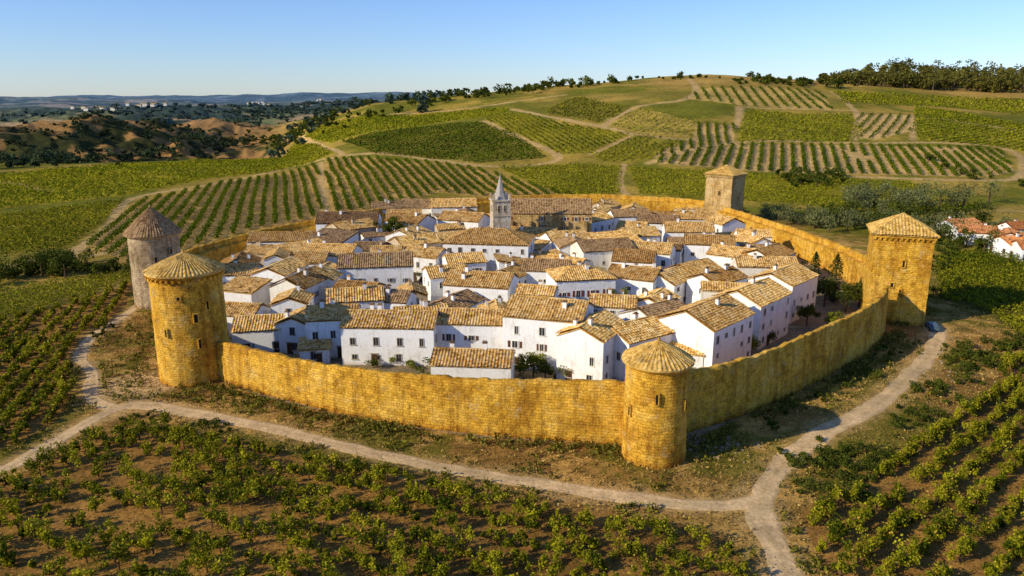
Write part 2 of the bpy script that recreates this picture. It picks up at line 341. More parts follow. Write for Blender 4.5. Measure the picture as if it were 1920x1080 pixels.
for f in FD:
    poly,dr=FW[f[0]]; px=[p[0] for p in poly];py=[p[1] for p in poly]
    m=np.where((X>min(px)-3)&(X<max(px)+3)&(Y>min(py)-3)&(Y<max(py)+3))[0]
    i2=m[pip(X[m]+jx[m],Y[m]+jx[m]*.7,poly)]
    c=C(f[4])*(1+.5*n1[i2,None]+.3*n3[i2,None]); col[i2]=c
for pl,wd in PATHS_FAR:
    w_=[hit(*q) for q in pl]; w_=[tuple(q) for q in smooth(w_,8)]
    px=[p[0] for p in w_];py=[p[1] for p in w_]
    m=np.where((X>min(px)-9)&(X<max(px)+9)&(Y>min(py)-9)&(Y<max(py)+9))[0]
    d=pdist(X[m],Y[m],w_); t=1-ss(wd*.6,wd*1.35,d+n3[m]*2)
    col[m]=lerp(col[m],C((.54,.37,.17)),t*.9)
NW=[]
for pl,wd in PATHS_NEAR:
    w_=smooth([hit(*q) for q in pl],1.0); NW.append((w_,wd))
    wl=[tuple(q) for q in w_[::3]]
    m=np.where((Y<175)&(Y>40))[0]
    d=pdist(X[m],Y[m],wl); t=1-ss(wd*.8,wd*2.2,d+n3[m]*3+n1[m]*2)
    col[m]=lerp(col[m],C((.50,.33,.14)),t*.85)
pc=hit(250,725); d=np.hypot((X-pc[0])/8,(Y-pc[1])/8); col=lerp(col,C((.60,.43,.22)),(1-ss(.5,1.2,d+n3*.6))*(Y<200))
col[ins]=C((.32,.25,.16))*(1+.5*n1[ins,None])
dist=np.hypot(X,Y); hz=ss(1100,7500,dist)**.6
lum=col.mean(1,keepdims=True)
col=lerp(col,np.array([[.11,.20,.33]])*(.7+lum*2.0),hz*.88)  # aerial haze painted into the ground colour: bluer with distance
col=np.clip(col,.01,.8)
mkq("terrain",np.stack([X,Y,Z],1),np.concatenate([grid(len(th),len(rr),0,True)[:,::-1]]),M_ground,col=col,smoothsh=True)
for w_,wd in NW:
    d=np.gradient(w_,axis=0); d/=np.linalg.norm(d,axis=1)[:,None]; nrm=np.stack([-d[:,1],d[:,0]],1)
    k=np.linspace(-1,1,11); n=len(w_)
    wl=wd*(1+.8*fbm(np.arange(n)/4,np.zeros(n),71)); wr=wd*(1+.8*fbm(np.arange(n)/4,np.zeros(n)+9,72))
    ww=np.where(k[None,:]<0,wl[:,None],wr[:,None])*k[None,:]
    PX=w_[:,0:1]+nrm[:,0:1]*ww; PY=w_[:,1:2]+nrm[:,1:2]*ww
    lift=.05-.12*(np.abs(k)[None,:]>.95)
    PZ=H(PX,PY)+lift-.05*np.exp(-((np.abs(k)-.5)/.15)**2)[None,:]*.5
    cc=np.tile(np.array([.64,.46,.26]),(n*11,1)); kk=np.tile(np.abs(k),n); mid=np.exp(-(kk/.2)**2); edge=ss(.5,1,kk)
    mid=np.maximum(mid*.6,edge)*(.6+fbm(PX.ravel()/1.2,PY.ravel()/1.2,78)*1.6).clip(0,1)
    cc=cc*(1-mid[:,None]*.75)+np.array([.38,.25,.09])*mid[:,None]*.75
    cc=cc*(1+.4*fbm(PX.ravel()/2,PY.ravel()/2,77)[:,None])
    mkq("dirt_track",np.stack([PX,PY,PZ],-1).reshape(-1,3),grid(11,n),M_dirt,col=cc,smoothsh=True)
# ------------------------------------------------------------ leaves
def leafq(Cn,size,col,up=.3,asp=.7):
    N=len(Cn); n=rng.normal(size=(N,3)); n[:,2]=np.abs(n[:,2])+up; n/=np.linalg.norm(n,axis=1)[:,None]
    a=np.cross(n,rng.normal(size=(N,3))); a/=np.linalg.norm(a,axis=1)[:,None]+1e-9; b=np.cross(n,a)
    s=(np.asarray(size)*rng.uniform(.6,1.4,N))[:,None]*.5
    V=np.stack([Cn+a*s,Cn+b*s*asp,Cn-a*s,Cn-b*s*asp],1).reshape(-1,3)
    return V,np.repeat(col,4,axis=0)
def leafcol(N,a,b,dark=.25,t=None):
    t=rng.random(N)**1.3 if t is None else t
    c=np.array(a)[None]*(1-t[:,None])+np.array(b)[None]*t[:,None]
    return np.clip(c*rng.uniform(1-dark,1+dark,N)[:,None],0.004,.6)
def rowpts(poly,dr,spacing,step,jit=.12):
    poly=np.array(poly); nr=np.array([-dr[1],dr[0]])
    s=poly@dr; t=poly@nr
    S,T=np.meshgrid(np.arange(s.min(),s.max(),step),np.arange(t.min(),t.max(),spacing)+rng.random()*spacing)
    S=S+rng.uniform(-.3,.3,S.shape)*step; T=T+rng.normal(0,jit,T.shape)+fbm(S/40,T/40,5)*2
    x=(S*dr[0]+T*nr[0]).ravel(); y=(S*dr[1]+T*nr[1]).ravel(); rid=np.broadcast_to(np.arange(T.shape[0])[:,None],T.shape).ravel()
    m=pip(x,y,[tuple(p) for p in poly]); return x[m],y[m],rid[m]
nleaf=0
def vineyard(f):
    global nleaf
    nm,_,_,sp_,_,lc,dens,hh=f; poly,dr=FW[nm]
    if dens==0 or nm in("LD",):     # close range: individual vines
        x,y,rid=rowpts(poly,dr,sp_,1.4 if nm=="FG" else 1.25,.42 if nm=="FG" else .16)
        keep=rng.random(len(x))<(.90-.4*(fbm(x/6,y/6,81)<-.14)); x=x[keep];y=y[keep]
        nl=(460 if nm!="LD" else 170)
        n=len(x); sc1=rng.uniform(.45,1.3,n)*(1+.6*fbm(x/12,y/12,82))
        K=6; ang=math.atan2(dr[1],dr[0])
        ck=rng.normal(size=(n,K,3))*np.array([.48,.30,.30]); ck[:,:,2]+=.92
        idx=rng.integers(0,K,(n,nl)); base=np.take_along_axis(ck,idx[:,:,None].repeat(3,2),1)
        o=rng.normal(size=(n,nl,3)); o/=np.linalg.norm(o,axis=2)[...,None]; o*=(rng.random((n,nl,1))**.5)*np.array([.38,.33,.34])
        shoot=rng.random((n,nl))<.12; o[...,2]+=shoot*rng.uniform(0,.7,(n,nl))
        q=(base+o)*sc1[:,None,None]*hh/2.0; q[...,2]=np.maximum(q[...,2],.12)
        an=np.full(n,ang)+ (rng.normal(0,.5,n) if nm=="FG" else 0); c,s=np.cos(an)[:,None],np.sin(an)[:,None]
        gx=x[:,None]+q[...,0]*c-q[...,1]*s; gy=y[:,None]+q[...,0]*s+q[...,1]*c; gz=H(x,y)[:,None]+q[...,2]
        Cn=np.stack([gx,gy,gz],-1).reshape(-1,3)
        tt=np.clip(rng.random((n,1))*.5+rng.random((n,K))[np.arange(n)[:,None],idx]*.5+rng.random((n,nl))*.35-.22,0,1).ravel()
        cl=leafcol(len(Cn),(.028,.060,.004),(.44,.40,.018),.3,tt)
        br=rng.random(len(Cn))<.05; cl[br]=np.array([.50,.32,.05])
        V,cc=leafq(Cn,.25 if nm!="LD" else .38,cl); Fq=np.arange(len(V)).reshape(-1,4); mi=np.zeros(len(Fq),int)
        bl=[]; z0=H(x,y)
        for i in range(n): bl.append((x[i]+rng.normal()*.05,y[i],z0[i]+.4,.12,.12,1.1,1))
        bv,bf,bm=boxes(bl)
        Fq=np.concatenate([Fq,bf+len(V)]); mi=np.concatenate([mi,bm]); cc=np.concatenate([cc,np.full((len(bv),3),.1)]); V=np.concatenate([V,bv])
        nleaf+=len(Fq); mkq("vineyard",V,Fq,[M_leaf,M_bark],col=cc,midx=mi); return
    cx=np.mean([p[0] for p in poly]);cy=np.mean([p[1] for p in poly]); dc=math.hypot(cx,cy)
    rowf=nm in("A","B","I","J","G","K")
    size=max(.42,dc*(.0016 if rowf else .0021))
    per=dens*2.0*hh/size if size<.8 else dens*1.7/size*1.4
    if rowf: per*=1.25
    x,y,rid=rowpts(poly,dr,sp_,1/per,.10)
    m=(fbm(x/7,y/7,91)>(-.26 if rowf else -.27))&(fbm(x/28,y/28,94)>-.30); x=x[m];y=y[m];rid=rid[m]
    n=len(x); z=H(x,y)
    ww=(.34 if not rowf else .40)*hh/1.6
    Cn=np.stack([x+rng.normal(0,ww,n),y+rng.normal(0,ww,n),z+rng.uniform(.15,1,n)*hh*.85],1)
    t=np.clip(rng.random(n)*.8+1.1*fbm(x/35,y/35,92)+.12+.25*fbm(rid*1.7,rid*.3,93),0,1)
    V,cc=leafq(Cn,size,leafcol(n,lc[0],lc[1],.25,t),.2,.8); nleaf+=n
    mkq("vineyard",V,np.arange(len(V)).reshape(-1,4),M_leaf,col=cc)
for f in FD: vineyard(f)
def tufts(name,x,y,size,ca,cb,h,mat,per=7):
    n=len(x); z=H(x,y)
    a=rng.uniform(0,6.28,(n,per)); r=rng.random((n,per))*size[:,None]*.6
    gx=x[:,None]+r*np.cos(a); gy=y[:,None]+r*np.sin(a); gz=z[:,None]+rng.uniform(.1,1,(n,per))*h*size[:,None]
    Cn=np.stack([gx,gy,gz],-1).reshape(-1,3)
    V,cc=leafq(Cn,np.repeat(size,per)*.45,leafcol(len(Cn),ca,cb,.35),0.,.45)
    mkq(name,V,np.arange(len(V)).reshape(-1,4),mat,col=cc)
allpaths=[[tuple(q) for q in w_[::3]] for w_,_ in NW]
def scat(n,x0,x1,y0,y1,thr=None,seed=0,avoid=True):
    x=rng.uniform(x0,x1,n);y=rng.uniform(y0,y1,n)
    m=~pip(x,y,wall_pts)
    for pl in allpaths: m&=pdist(x,y,pl)>1.5
    for k in ("FG","FR","LD","R1") if avoid else (): m&=~pip(x,y,FW[k][0])
    if thr is not None: m&=fbm(x/9,y/9,seed)>thr
    return x[m],y[m]
x,y=scat(40000,-95,115,58,180,-.14,101)
tufts("dry_grass",x,y,rng.uniform(.25,.8,len(x)),(.26,.16,.04),(.58,.40,.12),.6,M_grass,6)
x,y=scat(18000,-95,125,58,190,.02,103)
tufts("scrub",x,y,rng.uniform(.4,1.25,len(x)),(.04,.06,.01),(.26,.23,.025),.7,M_leaf,14)
x,y=scat(12000,-75,85,58,110,-.25,107,False)
tufts("weeds",x,y,rng.uniform(.2,.55,len(x)),(.12,.12,.015),(.48,.34,.08),.5,M_leaf,6)
# tufts growing along the foot of the walls
wp=smooth(wall_pts[9:]+wall_pts[:3],.35); x=[];y=[]
cn=np.array([2,190.]); 
for q in wp:
    o=(q-cn)/np.linalg.norm(q-cn)*abs(rng.normal(0,1.3)) ; o+= (q-cn)/np.linalg.norm(q-cn)*.9
    if fbm(q[0]/4,q[1]/4,119)>-.12: x.append(q[0]+o[0]);y.append(q[1]+o[1])
x=np.array(x);y=np.array(y)
tufts("wall_foot_weeds",x,y,rng.uniform(.4,1.4,len(x)),(.06,.07,.012),(.34,.28,.05),.7,M_leaf,18)
# ------------------------------------------------------------ trees
def crown(c,rx,rz,K,n,size,ca,cb):
    d=rng.normal(size=(K,3)); d/=np.linalg.norm(d,axis=1)[:,None]; d*=(rng.random((K,1))**.4)*.72
    ck=np.array(c)+d*np.array([rx,rx,rz]); kr=rng.uniform(.26,.46,K)*rx
    idx=rng.integers(0,K,n); o=rng.normal(size=(n,3)); o/=np.linalg.norm(o,axis=1)[:,None]; o*=rng.random((n,1))**.35
    Cn=ck[idx]+o*kr[idx,None]*np.array([1,1,min(1.3,max(.8,rz/rx))])
    t=np.clip(rng.random(K)[idx]*.6+rng.random(n)*.5-.05,0,1)
    V,cc=leafq(Cn,size,leafcol(n,ca,cb,.25,t),.1,.75); return V,cc,ck
def limb(a,b,r0,r1,seg=6):
    a=np.array(a,float);b=np.array(b,float); d=b-a; d/=np.linalg.norm(d); u=np.cross(d,[.3,.9,.1]); u/=np.linalg.norm(u); v=np.cross(d,u)
    t=np.linspace(0,2*math.pi,seg,endpoint=False); ring=np.cos(t)[:,None]*u+np.sin(t)[:,None]*v
    return np.concatenate([a+ring*r0,b+ring*r1]),grid(seg,2,0,True)
OLV=((.06,.075,.03),(.27,.28,.10)); DKG=((.02,.035,.008),(.14,.16,.018)); YEL=((.07,.10,.01),(.30,.30,.025)); CYP=((.015,.03,.01),(.06,.095,.018))
def tree(name,x,y,h,r,pal,n=1400,size=.35,K=12,conic=False):
    z=float(H(x,y)); Vs=[];Fs=[];Cs=[];Ms=[];b=0
    if conic:
        nn=n; tz=rng.random(nn)**1.2; rad=r*np.sin(np.clip(tz*.9+.1,0,1)*math.pi)**.7*(rng.random(nn)**.4)*(1.15-tz*.5); a=rng.uniform(0,6.28,nn)
        lump=1+.25*np.sin(a*3+tz*9)
        Cn=np.stack([x+rad*np.cos(a)*lump,y+rad*np.sin(a)*lump,z+.4+tz*(h-.4)],1); V,cc=leafq(Cn,size,leafcol(nn,*pal,.3)); ck=np.array([[x,y,z+h*.9]])
    else: V,cc,ck=crown((x,y,z+h*.62),r,h*.40,K,n,size,*pal)
    Vs.append(V);Fs.append(np.arange(len(V)).reshape(-1,4));Cs.append(cc);Ms+=[0]*(len(V)//4);b=len(V)
    tr=max(.1,h*.035)
    segs=[((x,y,z-.2),(x+.1*tr,y,z+h*.4),tr,tr*.7)]+[((x+.1*tr,y,z+h*.36),tuple(k),tr*.55,tr*.15) for k in ck[:6]]
    for s in segs:
        v,f=limb(*s); Vs.append(v);Fs.append(f+b);Cs.append(np.full((len(v),3),.1));Ms+=[1]*len(f);b+=len(v)
    return mkq(name,np.concatenate(Vs),np.concatenate(Fs),[M_leaf,M_bark],col=np.concatenate(Cs),midx=Ms)
def woods(name,pts,pal,n=150,size=1.0,K=6):
    Vs=[];Cs=[];Fs=[];Ms=[];b=0
    for (x,y,h,r) in pts:
        z=float(H(x,y)); V,cc,ck=crown((x,y,z+h*.5),r,h*.46,K,n,size,*pal)
        Vs.append(V);Cs.append(cc);Fs.append(np.arange(len(V)).reshape(-1,4)+b);Ms+=[0]*(len(V)//4);b+=len(V)
        v,f=limb((x,y,z-.3),(x,y,z+h*.5),h*.04,h*.02,5); Vs.append(v);Cs.append(np.full((len(v),3),.1));Fs.append(f+b);Ms+=[1]*len(f);b+=len(v)
    mkq(name,np.concatenate(Vs),np.concatenate(Fs),[M_leaf,M_bark],col=np.concatenate(Cs),midx=Ms)
def along(pl,n,js,h0,h1,rf=.5):
    w_=np.array([hit(*q) for q in pl]); seg=np.linalg.norm(np.diff(w_,axis=0),axis=1); cum=np.concatenate([[0],np.cumsum(seg)])
    s=rng.uniform(0,cum[-1],n); x=np.interp(s,cum,w_[:,0])+rng.normal(0,js,n); y=np.interp(s,cum,w_[:,1])+rng.normal(0,js,n)
    h=h0+(h1-h0)*rng.random(n)**1.6; return [(x[i],y[i],h[i],h[i]*rf*rng.uniform(.8,1.3)) for i in range(n)]
woods("shrub_thicket",along([(-80,545),(0,525),(60,510),(130,505),(240,515)],60,4,2.0,7.5,.6),DKG,420,.45,8)
woods("shrub_thicket",along([(150,650),(230,600)],6,1.5,.8,1.5,.8),DKG,200,.25,5)
woods("olive_grove",along([(1440,408),(1520,422),(1600,425),(1680,430),(1740,440),(1830,445),(1920,440)],64,7,4,9,.6),OLV,400,.5,8)
woods("olive_grove",along([(1600,400),(1680,384),(1760,392),(1860,392),(1960,400)],30,9,7,15,.6),OLV,500,.6,9)
woods("broadleaf_grove",along([(1560,425),(1660,415),(1760,425),(1900,430)],20,8,6,12,.55),DKG,500,.55,9)
woods("broadleaf_grove",along([(1700,440),(1770,460),(1850,470),(1960,470)],34,5,3,8,.6),DKG,400,.5,8)
woods("hedgerow",along([(1440,330),(1500,345),(1580,332)],26,5,3,7,.6),DKG,220,.8)
woods("hedgerow",along([(820,192),(900,178),(1000,168),(1110,160)],110,16,3,11,.6),DKG,110,1.7)
woods("hedgerow",along([(1120,160),(1180,150),(1330,146)],22,10,2,8,.6),DKG,110,1.6)
woods("hedgerow",along([(1400,155),(1480,155),(1560,162)],60,14,3,10,.6),DKG,120,1.7)
woods("hedgerow",along([(700,190),(600,200),(560,215)],30,14,3,9,.6),DKG,110,1.7)
woods("hedgerow",along([(1740,300),(1850,345),(1930,350)],16,4,2,5,.6),DKG,160,.8)
pts=[]
for k in range(600):
    u=1535+650*rng.random(); yy=rng.uniform(760,850) if k%3 else rng.uniform(900,1080); x=(u-960)/1445*yy; hh=(6+15*rng.random()**1.3)*(.55+.45*min(1,(u-1535)/140)); pts.append((x,yy,hh,hh*.62))
woods("woodland",pts,((.035,.045,.014),(.20,.175,.03)),120,2.1,7)
woods("woodland",along([(430,262),(520,262),(560,245),(620,235),(720,222)],130,16,3,11,.6),DKG,100,1.6)
woods("woodland",along([(0,318),(100,306),(200,298),(330,285),(420,268)],300,22,4,13,.65),((.03,.05,.025),(.09,.12,.05)),80,2.4)
woods("woodland",along([(0,265),(120,240),(260,240),(380,250)],150,26,3,9,.65),((.03,.05,.025),(.09,.11,.04)),70,2.0)
woods("woodland",along([(560,258),(480,250),(400,262)],60,16,3,12,.6),DKG,100,2)
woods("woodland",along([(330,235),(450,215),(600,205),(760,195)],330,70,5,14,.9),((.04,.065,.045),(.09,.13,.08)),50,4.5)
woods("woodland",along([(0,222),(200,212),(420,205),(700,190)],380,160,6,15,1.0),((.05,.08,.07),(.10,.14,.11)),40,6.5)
woods("shrub_thicket",along([(350,300),(200,330),(120,340)],30,8,1,4,.6),DKG,120,.8)
woods("shrub_thicket",along([(1500,880),(1560,850),(1640,860),(1600,920),(1530,940)],70,1.9,.6,2.0,.85),DKG,240,.22,6)
woods("shrub_thicket",along([(1790,640),(1860,690),(1900,640),(1820,700),(1740,760),(1700,800)],100,2.4,.6,2.2,.85),DKG,240,.25,6)
woods("shrub_thicket",along([(180,800),(260,785),(420,800),(450,830)],14,.8,.5,1.0,.9),DKG,160,.2,5)
woods("shrub_thicket",along([(1780,470),(1760,520),(1790,590)],26,2.0,1.2,4,.6),DKG,300,.35,6)
woods("shrub_thicket",along([(1400,815),(1500,770),(1600,710),(1680,650)],26,1.2,.5,1.5,.9),DKG,200,.22,5)
# ------------------------------------------------------------ roofs
def slope(V,Fl,U,p0,e,Lr,dn,S,hA=0,hB=0,pitch=.5,amp=.13,seed=0):
    e=np.array(e,float);dn=np.array(dn,float);p0=np.array(p0,float); n=np.cross(e,dn); 
    if n[2]<0:n=-n
    us=np.arange(-hA,Lr+hB+pitch/8,pitch/4); nc=max(2,int(S/.5)); vs=[];lf=[]
    for k in range(nc): vs+=[k*S/nc,(k+1)*S/nc-.01]; lf+=[0,.08]
    vs=np.array(vs);lf=np.array(lf); UU,VV=np.meshgrid(us,vs); LF=np.repeat(lf[:,None],len(us),1)
    ed=.20*(vn(np.floor(us/pitch)*1.7+seed,us*0+seed,9)-.5); VV=VV+ed[None,:]*(VV>S*.5)*(VV/S)
    UU=np.clip(UU,-hA*VV/S,Lr+hB*VV/S)
    off=amp*(.5+.5*np.cos(2*math.pi*UU/pitch))+LF+.26*fbm(UU/2.5+seed,VV/2.5+seed*3,7,2)+.08*vn(np.floor(UU/pitch)*3.1+seed,np.floor(VV/.5)*2.3,3)
    Pn=p0+UU[...,None]*e+VV[...,None]*dn+off[...,None]*n
    b=sum(len(a) for a in V); V.append(Pn.reshape(-1,3)); Fl.append(grid(len(us),len(vs),b)); U.append(np.stack([UU,VV],-1).reshape(-1,2))
    b+=Pn.shape[0]*Pn.shape[1]
    c=[p0,p0+e*Lr,p0+dn*(S-.12)+e*(Lr+hB),p0+dn*(S-.12)-e*hA]; top=[q-n*.13 for q in c]; bot=[q-n*.24 for q in c]
    V.append(np.array(top+bot)); U.append(np.zeros((8,2))); Fl.append(np.array([[0,1,2,3],[4,7,6,5],[0,4,5,1],[1,5,6,2],[2,6,7,3],[3,7,4,0]])+b)
def capline(V,Fl,U,a,b_,r=.16):
    v,f=limb(a,b_,r,r,8); b=sum(len(q) for q in V); V.append(v);Fl.append(f+b);U.append(np.tile(np.array([[0.3,0.3]]),(len(v),1))+np.repeat([[0,0],[3,5]],8,0))
def window(bl,ax,sgn,face,t,z,w_,h_,sh,m_sh,fr=1):
    def B(tc,zc,wt,hz,proud,m):
        n0=face+sgn*(proud/2-.05)
        if ax==0: bl.append((tc,n0,zc,wt,proud+.1,hz,m))
        else: bl.append((n0,tc,zc,proud+.1,wt,hz,m))
    B(t,z,w_,h_,.02,0)
    f=.11
    B(t-w_/2-f/2,z,f,h_+2*f,.08,1);B(t+w_/2+f/2,z,f,h_+2*f,.08,1);B(t,z+h_/2+f/2,w_,f,.083,1);B(t,z-h_/2-.06,w_+.5,.12,.14,1)
    B(t,z,.05,h_,.04,1)
    if sh:
        B(t-w_-.12,z,w_*.5,h_,.06,2);B(t+w_+.12,z,w_*.5,h_,.06,2)
hs=[]
def obb(x,y,th,L_,W_):
    c,s=math.cos(th),math.sin(th); return [(x+c*a*L_/2-s*b*W_/2,y+s*a*L_/2+c*b*W_/2) for a,b in((-1,-1),(1,-1),(1,1),(-1,1))]
def overlap(A,B):
    for P_,Q in((A,B),(B,A)):
        for i in range(2):
            ax=np.array(P_[i+1])-np.array(P_[i]); a=[np.dot(ax,p) for p in P_]; b=[np.dot(ax,p) for p in Q]
            if max(a)<min(b) or max(b)<min(a): return False
    return True
def house(x,y,deg,L_,W_,hw,kind='gable',wm=None,rm=None,chim=1,name="white_house",rise=None,z=None,win=True):
    th_=math.radians(deg); z=float(H(x,y)) if z is None else z
    e=empty(name,(x,y,z),th_); hs.append(obb(x,y,th_,L_,W_))
    rise=W_/2*rng.uniform(.36,.46) if rise is None else rise
    wm=wm or M_white[rng.choice(3,p=[.6,.18,.22])]; rm=rm or (M_tile if rng.random()<.86 else M_tileb)
    a,b=L_/2,W_/2; me=D.meshes.new("walls")
    if kind=='shed':
        v=[(-a,-b,-1),(a,-b,-1),(a,b,-1),(-a,b,-1),(-a,-b,hw),(a,-b,hw),(a,b,hw+rise),(-a,b,hw+rise)]
        fc=[(0,1,5,4),(2,3,7,6),(1,2,6,5),(3,0,4,7),(4,5,6,7)]
    elif kind=='hip':
        v=[(-a,-b,-1),(a,-b,-1),(a,b,-1),(-a,b,-1),(-a,-b,hw),(a,-b,hw),(a,b,hw),(-a,b,hw)]; fc=[(0,1,5,4),(2,3,7,6),(1,2,6,5),(3,0,4,7),(4,5,6,7)]
    else:
        v=[(-a,-b,-1),(a,-b,-1),(a,b,-1),(-a,b,-1),(-a,-b,hw),(a,-b,hw),(a,b,hw),(-a,b,hw),(-a,0,hw+rise),(a,0,hw+rise)]
        fc=[(0,1,5,4),(2,3,7,6),(1,2,6,9,5),(3,0,4,8,7)]
    me.from_pydata(v,[],fc); me.materials.append(wm)
    me.uv_layers.new(name="UVMap")
    ow=D.objects.new("walls",me); sc.collection.objects.link(ow); ow.parent=e
    V=[];Fl=[];U=[];o=.34; sd_=rng.uniform(0,50); up=.26
    if kind=='shed':
        S=math.hypot(W_,rise); dn=np.array([0,-W_,-rise])/S
        slope(V,Fl,U,np.array([-a-o,b,hw+rise+up])-dn*o,(1,0,0),L_+2*o,dn,S+2*o,seed=sd_)
    else:
        S=math.hypot(b,rise); k=(S+o)
        hA=0 if kind=='gable' else b*(1+o/S)
        for sg in(-1,1):
            dn=np.array([0,sg*b,-rise])/S
            if kind=='gable': slope(V,Fl,U,(-a-o*.5,0,hw+rise+up),(1,0,0),L_+o,dn,k,seed=sd_+sg)
            else:
                slope(V,Fl,U,(-a+b,0,hw+rise+up),(1,0,0),L_-W_,dn,k,hA,hA,seed=sd_)
                d2=np.array([sg*b,0,-rise])/S
                slope(V,Fl,U,(sg*(a-b),0,hw+rise+up),(0,1,0),0.0,d2,k,hA,hA,seed=sd_+3)
        r_=(a+o*.5) if kind=='gable' else a-b
        if r_>.2: capline(V,Fl,U,(-r_,0,hw+rise+up+.06),(r_,0,hw+rise+up+.06))
        if kind=='hip':
            for sx_ in(-1,1):
                for sy_ in(-1,1): capline(V,Fl,U,(sx_*(a-b),0,hw+rise+up+.08),(sx_*(a+o*.9),sy_*(b+o*.9),hw+up+.08-rise*o/b),.12)
    mkq("roof",np.concatenate(V),np.concatenate(Fl),rm,uv=np.concatenate(U),parent=e)
    if win:
        bl=[]; fl=max(1,int((hw+.4)/2.75)); shp=rng.random()<.45
        for ax,sg,face,half in((0,-1,-b,a),(0,1,b,a),(1,-1,-a,b),(1,1,a,b)):
            n=int((2*half-1)/rng.uniform(2.5,3.4)) if ax==0 else int((2*half-1.5)/3.2)
            if n<1: continue
            for q in range(fl):
                for i in range(n):
                    if rng.random()<(.18 if ax==0 else .35): continue
                    t=-half+(i+.5)*2*half/n+rng.uniform(-.25,.25); zz=(1.5+q*2.75 if hw>3.6 else 1.6)+rng.uniform(-.12,.12)
                    if zz+.7>hw-.15: continue
                    h_=rng.choice([.8,1.15,1.35]); window(bl,ax,sg,face,t,zz,rng.choice([.6,.8,.9]),h_,shp and rng.random()<.8,0)
        if bl:
            v_,f_,m_=boxes(bl); mkq("windows",v_,f_,[M_glass,M_frame if rng.random()<.35 else M_white[1],M_sh[rng.integers(4)]],midx=m_,parent=e)
        bl=[]
        for ax,sg,face,half in((0,-1,-b,a),(1,-1,-a,b)):
            t=rng.uniform(-half+1.2,half-1.2)
            if ax==0: bl+=[(t,face+sg*.03,1.0,1.05,.12,2.1,0),(t,face+sg*.04,2.15,1.35,.16,.18,1)]
            else: bl+=[(face+sg*.03,t,1.0,.12,1.05,2.1,0),(face+sg*.04,t,2.15,.16,1.35,.18,1)]
        v_,f_,m_=boxes(bl); mkq("door",v_,f_,[M_door,M_frame],midx=m_,parent=e)
    for i in range(chim):
        cx=rng.uniform(-a*.8,a*.8); cy=rng.uniform(-b*.6,b*.6); zt=hw+rise*(1-abs(cy)/b)+.3 if kind!='shed' else hw+rise*(cy+b)/(2*b)+.3
        if kind=='hip': cx*=.4
        v_,f_,m_=boxes([(cx,cy,zt+.2,.7,.55,1.8,0),(cx,cy,zt+1.16,.86,.72,.12,1),(cx-.18,cy,zt+1.35,.2,.3,.26,1),(cx+.18,cy,zt+1.35,.2,.3,.26,1)]); mkq("chimney",v_,f_,[wm,M_tileb],midx=m_,parent=e)
    return e
cx,cy=P(1028,384,13); ch=house(cx,cy,-3,26,12,11,'gable',M_tan,M_tileb,0,"church",3.6)
bl=[(t,-6.35,4.2,1.1,.9,9.6,0) for t in(-11,-5.5,0,5.5,11)]; v_,f_,m_=boxes(bl); mkq("buttresses",v_,f_,M_tan,uv=v_[:,[0,2]],parent=ch)
ex,ey=P(938,404,12); 
bt=empty("bell_tower",(ex,ey,0),math.radians(12)); hs.append(obb(ex,ey,0,6,6))
v_,f_,m_=boxes([(0,0,7.7,5.0,5.0,17.4,0),(0,0,16.55,5.6,5.6,.35,1),(0,0,12.2,5.3,5.3,.25,1)])
mkq("shaft",v_,f_,[M_pale,M_pale],midx=m_,uv=np.zeros((len(v_),2))+v_[:,[0,2]]+v_[:,[1,1]],parent=bt)
bl=[]
for ax in(0,1):
    for sg in(-1,1):
        for t in(-.8,.8): window(bl,ax,sg,sg*2.5,t,14.3,.55,1.7,False,0)
v_,f_,m_=boxes(bl); mkq("belfry_openings",v_,f_,[M_slit,M_pale,M_slit],midx=m_,uv=v_[:,[0,2]],parent=bt)
v1,f1=limb((0,0,16.7),(0,0,18.5),2.2,1.5,8); v2,f2=limb((0,0,18.5),(0,0,23.4),1.3,.08,8); v3,f3=limb((0,0,23.3),(0,0,24.4),.06,.05,6)
mkq("spire",np.concatenate([v1,v2,v3]),np.concatenate([f1,f2+16,f3+32]),M_slate,parent=bt)
bl=[(sx*2.2,sy*2.2,17.5,.5,.5,1.6,0) for sx in(-1,1) for sy in(-1,1)]; v_,f_,m_=boxes(bl); mkq("pinnacles",v_,f_,M_pale,uv=v_[:,[0,2]],parent=bt)
